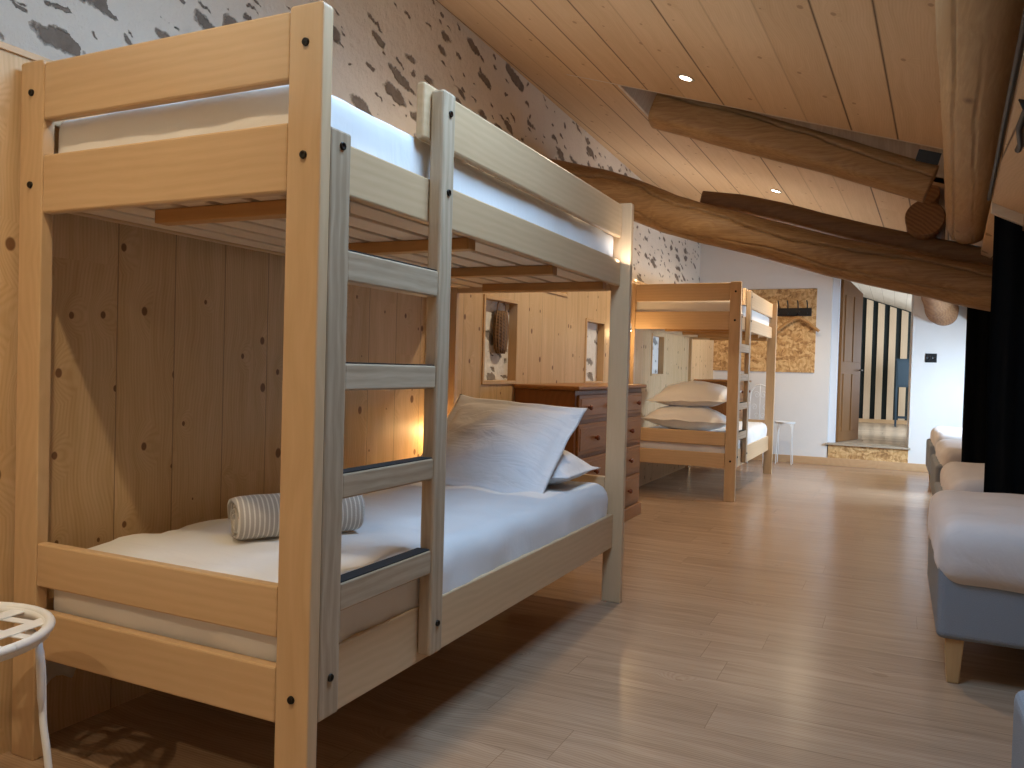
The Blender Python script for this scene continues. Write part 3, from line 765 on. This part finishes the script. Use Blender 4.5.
# ------------------------------------------------------------------ wicker basket in the niche
bk = thing('wicker_basket', 'dark wicker basket hung on the white stone back of the first niche', 'basket', (-.958, 2.76, 1.075)); bk.scale = (.36, 1, 1)
WICK = planks('dark_wicker', (0, .35, 1), (0, 1, 0), .018, .05, 0, (.22, .12, .05), (.10, .05, .02), seam=(.02, .01, .005), seamw=.004, knots=0)
m = MB(); prof = [(.0, .0), (.045, .0), (.068, .03), (.082, .09), (.084, .15), (.076, .20), (.060, .235), (.054, .23), (.068, .18), (.072, .1), (.0, .02)]
m.lathe([(r_*.9, z_) for r_, z_ in prof], (0, 0, 0), 28); m.build('basket_body', WICK, bk)
RIB = plain('wicker_rib', (.25, .14, .06), .6)
for k in range(14):
    a = 2*math.pi*k/14
    m = MB(); m.tube([(r_*.9*math.cos(a)*1.02, r_*.9*math.sin(a)*1.02, z_) for r_, z_ in prof[1:7]], .0045, 6); m.build('rib', RIB, bk)
m = MB(); m.tube([(.0, -.055, .23), (0, -.05, .27), (0, -.02, .30), (0, .02, .30), (0, .05, .27), (0, .055, .23)], .006, 8); m.build('handle', RIB, bk)
m = MB(); m.tube([(-.085, 0, .297), (-.02, 0, .297), (.008, 0, .305)], .005, 8); m.build('peg', BLACK, bk)

# ------------------------------------------------------------------ single beds along the right hand side
def leg_prism(m, x, y, z1, top=.058, bot=.036):
    h, b = top/2, bot/2
    m.hexa([(x-b, y-b, 0), (x+b, y-b, 0), (x+b, y+b, 0), (x-b, y+b, 0), (x-h, y-h, z1), (x+h, y-h, z1), (x+h, y+h, z1), (x-h, y+h, z1)], .004)
def single_bed(label, x0, y0, wy=.9):
    root = thing('single_bed', label, 'bed', (x0, y0, 0), 0, 'grey single beds on the right')
    m = MB(); m.box(0, 1.98, 0, wy, .148, .418, .022, seg=4); m.build('upholstered_base', GREY, root)
    for x in (.055, 1.92):
        for y in (.045, wy-.045):
            m = MB(); leg_prism(m, x, y, .150); m.build('leg', LEGW, root)
    return root
BEDS = [(1.184, 1.715), (1.245, 3.02), (1.295, 4.92), (1.315, 6.72)]
bl = ['grey upholstered single bed nearest the viewer under a rumpled duvet', 'grey single bed in front of the second black curtain',
      'grey single bed third along the right side, between two curtains', 'farthest grey single bed, near the wall with the doorway']
dl = ['puffy pinkish white duvet covering the nearest single bed', 'cream duvet on the second single bed, beside the first black curtain',
      'cream duvet on the third single bed along', 'bluish white duvet on the farthest single bed']
sb = None
for i, (x, y) in enumerate(BEDS):
    if sb is None: sb = single_bed(bl[0], x, y); o = sb
    else:
        o = copy_tree(sb); o.location = (x, y, 0); o['label'] = bl[i]
    m = MB(); m.softbox((-.004, .030, .030, .030)[i], 1.9, -.03, .925, .315, .540, .075, (50, 30, 12), .009, 8, i+3, .014)
    # let the duvet lie over the base: hollow underneath
    d = m.build('duvet', DUVET); d.location = (x, y, 0)
    for v in d.data.vertices:
        if v.co.z < .42 and .07 < v.co.x < 1.99 and .05 < v.co.y < .85: v.co.z = .421
    tag(d, dl[i], 'duvet', 'duvets on the single beds')
m = MB(); m.box(0, 1.9, 0, .9, .14, .418, .022, seg=4)
bb = thing('bed_base', 'grey upholstered bed base cut off at the lower right corner', 'bed', (1.262, -.37, 0), 0)
m.build('upholstered_base', GREY, bb)
for x in (.055, 1.84):
    for y in (.045, .855):
        m = MB(); leg_prism(m, x, y, .145); m.build('leg', LEGW, bb)

# ------------------------------------------------------------------ black curtains between the single beds
def curtain(label, x0, x1, y, z0, ztop, seed, amp=.022):
    m = MB(); t = bmesh.new(); n = 110; k = 16; g = {}
    for i in range(n+1):
        x = x0+(x1-x0)*i/n
        for j in range(k+1):
            f = j/k; zt = ztop(x); z = z0+(zt-z0)*f
            a = amp*(1-.35*f)
            yy = y+a*math.sin(x*62+seed+.5*math.sin(x*9))+.006*noise.noise(Vector((x*6, z*3, seed)))
            xx = x+.006*(1-f)*noise.noise(Vector((z*2, seed, x)))
            g[i, j] = t.verts.new((xx, yy, z))
    for i in range(n):
        for j in range(k): t.faces.new((g[i, j], g[i+1, j], g[i+1, j+1], g[i, j+1]))
    for f in t.faces: f.smooth = True
    bmesh.ops.solidify(t, geom=t.faces[:], thickness=.004); m._merge(t)
    return tag(m.build('curtain', CURT), label, 'curtain', 'black curtains between the single beds')
curtain('black curtain hanging behind the nearest single bed', 1.400, 3.1, 2.84, .30, lambda x: lin_z(x)-.035, 1)
curtain('black curtain hanging behind the second single bed', 1.425, 3.1, 4.62, .30, lambda x: lin_z(x)-.012, 3)
curtain('black curtain hanging behind the third single bed', 1.60, 3.1, 6.42, .30, lambda x: lin_z(x)-.012, 6)

# ------------------------------------------------------------------ white metal stools
def stool(label, loc, rz, rad, h, splay=.04):
    root = thing('metal_stool', label, 'stool', loc, rz, 'white metal stools')
    m = MB(); n = 48
    m.tube([(rad*math.cos(2*math.pi*k/n), rad*math.sin(2*math.pi*k/n), h-.004) for k in range(n)]+[(rad, 0, h-.004)], .010*rad/.2, 8, False)
    m.lathe([(rad-.012, h-.022), (rad+.001, h-.022), (rad+.001, h-.002), (rad-.012, h-.002), (rad-.012, h-.022)], (0, 0, 0), n, caps=False)
    m.build('seat_ring', WHITEM, root)
    for k in range(-2, 3):      # flat bands woven both ways
        o_ = k*rad*.36; hl = math.sqrt(max(0, rad*rad-o_*o_))-.004
        bw = rad*.055
        m = MB(); m.box(-hl, hl, o_-bw, o_+bw, h-.012, h-.009, .0008); m.build('seat_band', WHITEM, root)
        if k in (-1, 0, 1):
            o_ *= 1.5; hl = math.sqrt(max(0, rad*rad-o_*o_))-.004; bw = rad*.095
            m = MB(); m.box(o_-bw, o_+bw, -hl, hl, h-.0085, h-.0055, .0008); m.build('seat_band', WHITEM, root)
    for q in range(4):
        a0 = math.pi/2*q+.35; 
        def P(a, r, z): return (r*math.cos(a), r*math.sin(a), z)
        m = MB()
        pts = [P(a0+.62, rad*.80, h-.022), P(a0+.50, rad*.86, h-.028), P(a0+.30, rad*.93, h-.055), P(a0+.14, rad*.99, h-.10), P(a0+.10, rad*1.0+.002, h-.18), P(a0+.08, rad*1.0+splay*.3, .22), P(a0+.06, rad+splay*.8, .05), P(a0+.06, rad+splay*1.1, .012), P(a0+.06, rad+splay*1.25, .007)]
        pts = [p[:3] for p in interp([list(p) for p in pts], 4)]
        m.tube(pts, .0066*rad/.2+.001, 8)
        m.tube([P(a0+.04, rad*.985, h-.02), P(a0+.05, rad, h-.06), P(a0+.085, rad, h-.13), P(a0+.095, rad*1.0, h-.18)], [.0066*rad/.2+.001]*3+[.002], 8)
        m.build('leg', WHITEM, root)
    return root
stool('round white metal stool with a woven band seat beside the near bunk', (-.628, -.345, 0), R(8), .193, .452)
stool('small white metal stool standing by the far wall', (-.075, 8.20, 0), R(22), .105, .478, .012)
# ornate white metal chair beyond the far bunk
ch = thing('metal_chair', 'white scrolled metal chair by the far wall behind the bunk bed', 'chair', (-.355, 7.98, 0), R(-4)); ch.scale = (.78, .9, .98)
m = MB(); m.lathe([(.0, .445), (.155, .445), (.165, .452), (.155, .460), (.0, .460)], (0, 0, 0), 32); m.build('seat', WHITEM, ch)
for sx in (-1, 1):
    m = MB(); m.tube(interp([[sx*.14, .11, 0], [sx*.135, .13, .45], [sx*.14, .15, .70]], 6), .009, 8); m.build('leg', WHITEM, ch)
    m = MB(); m.tube(interp([[sx*.15, -.15, 0], [sx*.13, -.11, .25], [sx*.12, -.10, .445]], 6), .009, 8); m.build('leg', WHITEM, ch)
m = MB(); m.tube(interp([[-.14, .15, .70], [-.13, .155, .82], [-.07, .16, .885], [0, .16, .90], [.07, .16, .885], [.13, .155, .82], [.14, .15, .70]], 6), .009, 8); m.build('back_hoop', WHITEM, ch)
for sx in (-1, 1):
    for (cx, cz, rr) in ((.045, .78, .045), (.075, .64, .04), (.04, .54, .035)):
        m = MB(); m.tube([(sx*(cx+rr*(1-q/30)*math.cos(q*.36)), .152, cz+rr*(1-q/30)*math.sin(q*.36)) for q in range(26)], .0048, 6); m.build('back_scroll', WHITEM, ch)
m = MB(); m.tube([(0, .14, .46), (0, .152, .70), (0, .158, .895)], .006, 8); m.build('back_rod', WHITEM, ch)

# ------------------------------------------------------------------ far wall: strand board panel, rack, hanger, socket
m = MB(); m.box(-.985, .190, FY-.016, FY-.001, 1.03, 1.98, .002)
tag(m.build('strand_board_panel', OSB), 'square strand board panel fixed to the white far wall', 'panel')
rk = thing('coat_rack', 'black wall coat rack with upright hooks on the strand board', 'coat rack', (-.085, FY-.016, 1.715))
m = MB(); m.box(-.225, .225, -.022, -.0, -.045, .045, .003); m.build('rack_bar', BLACK, rk)
for x in (-.13, -.03, .08, .18):
    m = MB(); m.tube(interp([[x, -.018, .03], [x, -.035, .06], [x, -.05, .10], [x-.008, -.058, .130]], 4), .007, 8); m.build('hook', BLACK, rk)
    m = MB(); m.tube(interp([[x, -.02, -.01], [x, -.05, -.03], [x, -.062, -.01]], 4), .006, 8); m.build('hook', BLACK, rk)
hg = thing('coat_hanger', 'wooden coat hanger hanging from the black coat rack', 'hanger', (.005, FY-.075, 1.66))
m = MB(); m.tube(interp([[-.235, 0, -.165, .016], [-.12, -.004, -.075, .018], [0, -.008, 0, .019], [.12, -.004, -.075, .018], [.225, 0, -.165, .016]], 6) and [p[:3] for p in interp([[-.235, 0, -.165], [-.12, -.004, -.07], [0, -.008, 0], [.12, -.004, -.07], [.225, 0, -.165]], 6)], .017, 10)
m.build('shoulder_bar', solid_wood('hanger_wood', (.50, .27, .10), (.34, .17, .06), 0), hg)
m = MB(); m.tube([p for p in interp([[0, -.008, .01], [0, -.008, .035], [.012, -.006, .05], [.010, .0, .066], [-.008, .004, .066]], 4)], .0025, 6); m.build('hanger_hook', BLACK, hg)
sw = thing('wall_socket', 'black double socket on the white wall right of the doorway', 'socket', (1.355, FY, 1.222))
m = MB(); m.box(-.055, .055, -.012, 0, -.048, .048, .003); m.build('plate', plain('black_plastic', (.015, .015, .016), .3), sw)
for x in (-.026, .026):
    m = MB(); m.lathe([(.0, .004), (.018, .004), (.020, .006), (.022, .001)], (x, -.011, 0), 16, Matrix.Rotation(R(90), 4, 'X')); m.build('outlet', BLACK, sw)

# ------------------------------------------------------------------ doorway: open door, slatted screen, blue cabinet
dr = bpy.data.objects.new('door_1', None); col.objects.link(dr); dr['kind'] = 'structure'; dr['label'] = 'brown wooden door standing open into the corridor'
dr.location = (.435, FY+.17, DZ0); dr.rotation_euler = (0, 0, R(75))
def doorpoly(y0, y1, x0, x1, z0, z1):
    cut = lambda x: 1.90-.0*x if x < .35 else 1.90-(x-.35)*.45
    m.prism([(x0, z0), (x1, z0), (x1, min(z1, cut(x1))), (x0, min(z1, cut(x0)))], 1, y0, y1, .003)
m = MB(); doorpoly(-.02, .02, 0, .70, .004, 2.2); m.build('door_leaf', DOORW, dr)
for (x0, x1) in ((.08, .32), (.38, .62)):
    for (z0, z1) in ((.12, .78), (.92, 1.68)):
        m = MB(); doorpoly(-.028, -.019, x0, x1, z0, z1); m.build('door_panel', DOORW, dr)
m = MB(); m.tube([(.655, -.02, .83), (.655, -.06, .83)], .008, 8); m.tube([(.655, -.055, .83), (.55, -.058, .83)], .008, 8); m.build('door_handle', BLACK, dr)
ss = thing('slatted_screen', 'pale vertical slats standing over a dark void past the doorway', 'screen', (.0, 13.38, DZ0))
sx = .40
for k in range(12):
    x = .187+k*.1755
    m = MB(); m.hexa([(x, -.02, .06), (x+.100, -.02, .06), (x+.100, .02, .06), (x, .02, .06), (x, -.02, 2.29-.35*(x-.57)-.26), (x+.100, -.02, 2.29-.35*(x+.1-.57)-.26), (x+.100, .02, 2.29-.35*(x+.1-.57)-.26), (x, .02, 2.29-.35*(x-.57)-.26)], .003)
    m.build('slat', SLATW, ss)
m = MB(); m.box(.25, 2.3, -.03, .03, .0, .06, .003); m.build('bottom_rail', WX, ss)
bc = thing('blue_cabinet', 'dark blue cabinet on legs in the corridor past the doorway', 'cabinet', (1.14, 12.6, DZ0))
BLUE = plain('dark_blue_paint', (.008, .028, .048), .6)
m = MB(); m.box(-.125, .125, -.15, .15, .61, 1.03, .006); m.build('body', BLUE, bc)
m = MB(); m.box(-.135, .135, -.16, .16, 1.03, 1.045, .003); m.build('top', BLUE, bc)
m = MB(); m.box(-.105, .105, -.156, -.149, .64, 1.0, .003); d = m.build('door', BLUE, bc)
m = MB(); m.lathe([(0, .012), (.008, .010), (.009, .004), (.006, 0)], (.085, -.156, .83), 10, Matrix.Rotation(R(90), 4, 'X')); m.build('knob', BLACK, d)
for x in (-.11, .11):
    for y in (-.135, .135):
        m = MB(); m.box(x-.015, x+.015, y-.015, y+.015, 0, .61, .002); m.build('leg', BLUE, bc)
for y in (-.135, .135):
    m = MB(); m.box(-.095, .095, y-.010, y+.010, .13, .155, .002); m.build('stretcher', BLUE, bc)

# ------------------------------------------------------------------ recessed ceiling spotlights and the reading lamps
GLOW = emit('lit_spot_glass', (1.0, .86, .66), 14)
STEEL = plain('brushed_steel', (.55, .52, .48), .3, 1)
def spotlight(x, y, power, label, cone=150):
    z = ceil_z(x, y); nrm = Vector((CS, CE, 1)).normalized()
    root = thing('ceiling_spotlight', label, 'light', (x, y, z), 0, 'recessed ceiling spotlights')
    root.rotation_euler = nrm.to_track_quat('Z', 'Y').to_euler()
    m = MB(); m.lathe([(.034, -.002), (.036, -.005), (.046, -.004), (.047, .0), (.040, .001)], (0, 0, 0), 28); m.build('trim_ring', STEEL, root)
    m = MB(); m.lathe([(0, -.0025), (.033, -.0025), (.034, -.001), (.0, -.001)], (0, 0, 0), 24); m.build('lens', GLOW, root)
    d = bpy.data.lights.new('spot_lamp', 'SPOT'); d.energy = power; d.color = WARM; d.spot_size = R(cone); d.spot_blend = .6 if cone > 120 else 1.0; d.shadow_soft_size = .03
    o = bpy.data.objects.new('spot_lamp', d); col.objects.link(o); o.location = (x-.012*CS, y, z-.02); o.rotation_euler = root.rotation_euler
spotlight(*SPOTS[0][0], SPOTS[0][1], 'lit recessed spotlight in the ceiling above the near bunk')
spotlight(*SPOTS[1][0], SPOTS[1][1], 'lit recessed spotlight in the ceiling beyond the brown rafter')
spotlight(*SPOTS[2][0], SPOTS[2][1], 'lit recessed spotlight in the ceiling over the foot of the near bunk', 100)
spotlight(*SPOTS[3][0], SPOTS[3][1], 'added unseen recessed spotlight in the ceiling near the white far wall')  # added lamp for the far wall brightness
spotlight(*SPOTS[4][0], SPOTS[4][1], 'added unseen recessed spotlight in the ceiling behind the photographer', 138)  # added lamp for more bounce from behind the camera
def reading_lamp(label, y, z, power):
    root = thing('reading_lamp', label, 'lamp', (XL, y, z), 0, 'reading lamps on the pine wall')
    m = MB(); m.box(0, .012, -.028, .028, -.028, .028, .004); m.build('wall_plate', WHITEM, root)
    m = MB(); m.tube([(.01, 0, 0), (.05, 0, .0), (.062, 0, -.004)], .006, 8); m.build('arm', WHITEM, root)
    m = MB(); m.lathe([(.014, .032), (.018, .030), (.026, -.03), (.0245, -.03), (.016, .026)], (.062, 0, 0), 18); m.build('shade', WHITEM, root)
    m = MB(); m.lathe([(0, .018), (.012, .014), (.017, -.004), (.012, -.018), (0, -.024)], (.062, 0, 0), 14); m.build('bulb', emit('lit_bulb', (1, .72, .38), 25), root)
    d = bpy.data.lights.new('bulb_lamp', 'POINT'); d.energy = power; d.color = (1, .66, .30); d.shadow_soft_size = .03
    o = bpy.data.objects.new('bulb_lamp', d); col.objects.link(o); o.location = (XL+.062, y, z-.045)
reading_lamp('lit reading lamp on the pine wall above the near pillows', 2.00, .74, 3.4)
reading_lamp('lit reading lamp on the pine wall above the far pillows', 4.865, 1.34, 4.5)
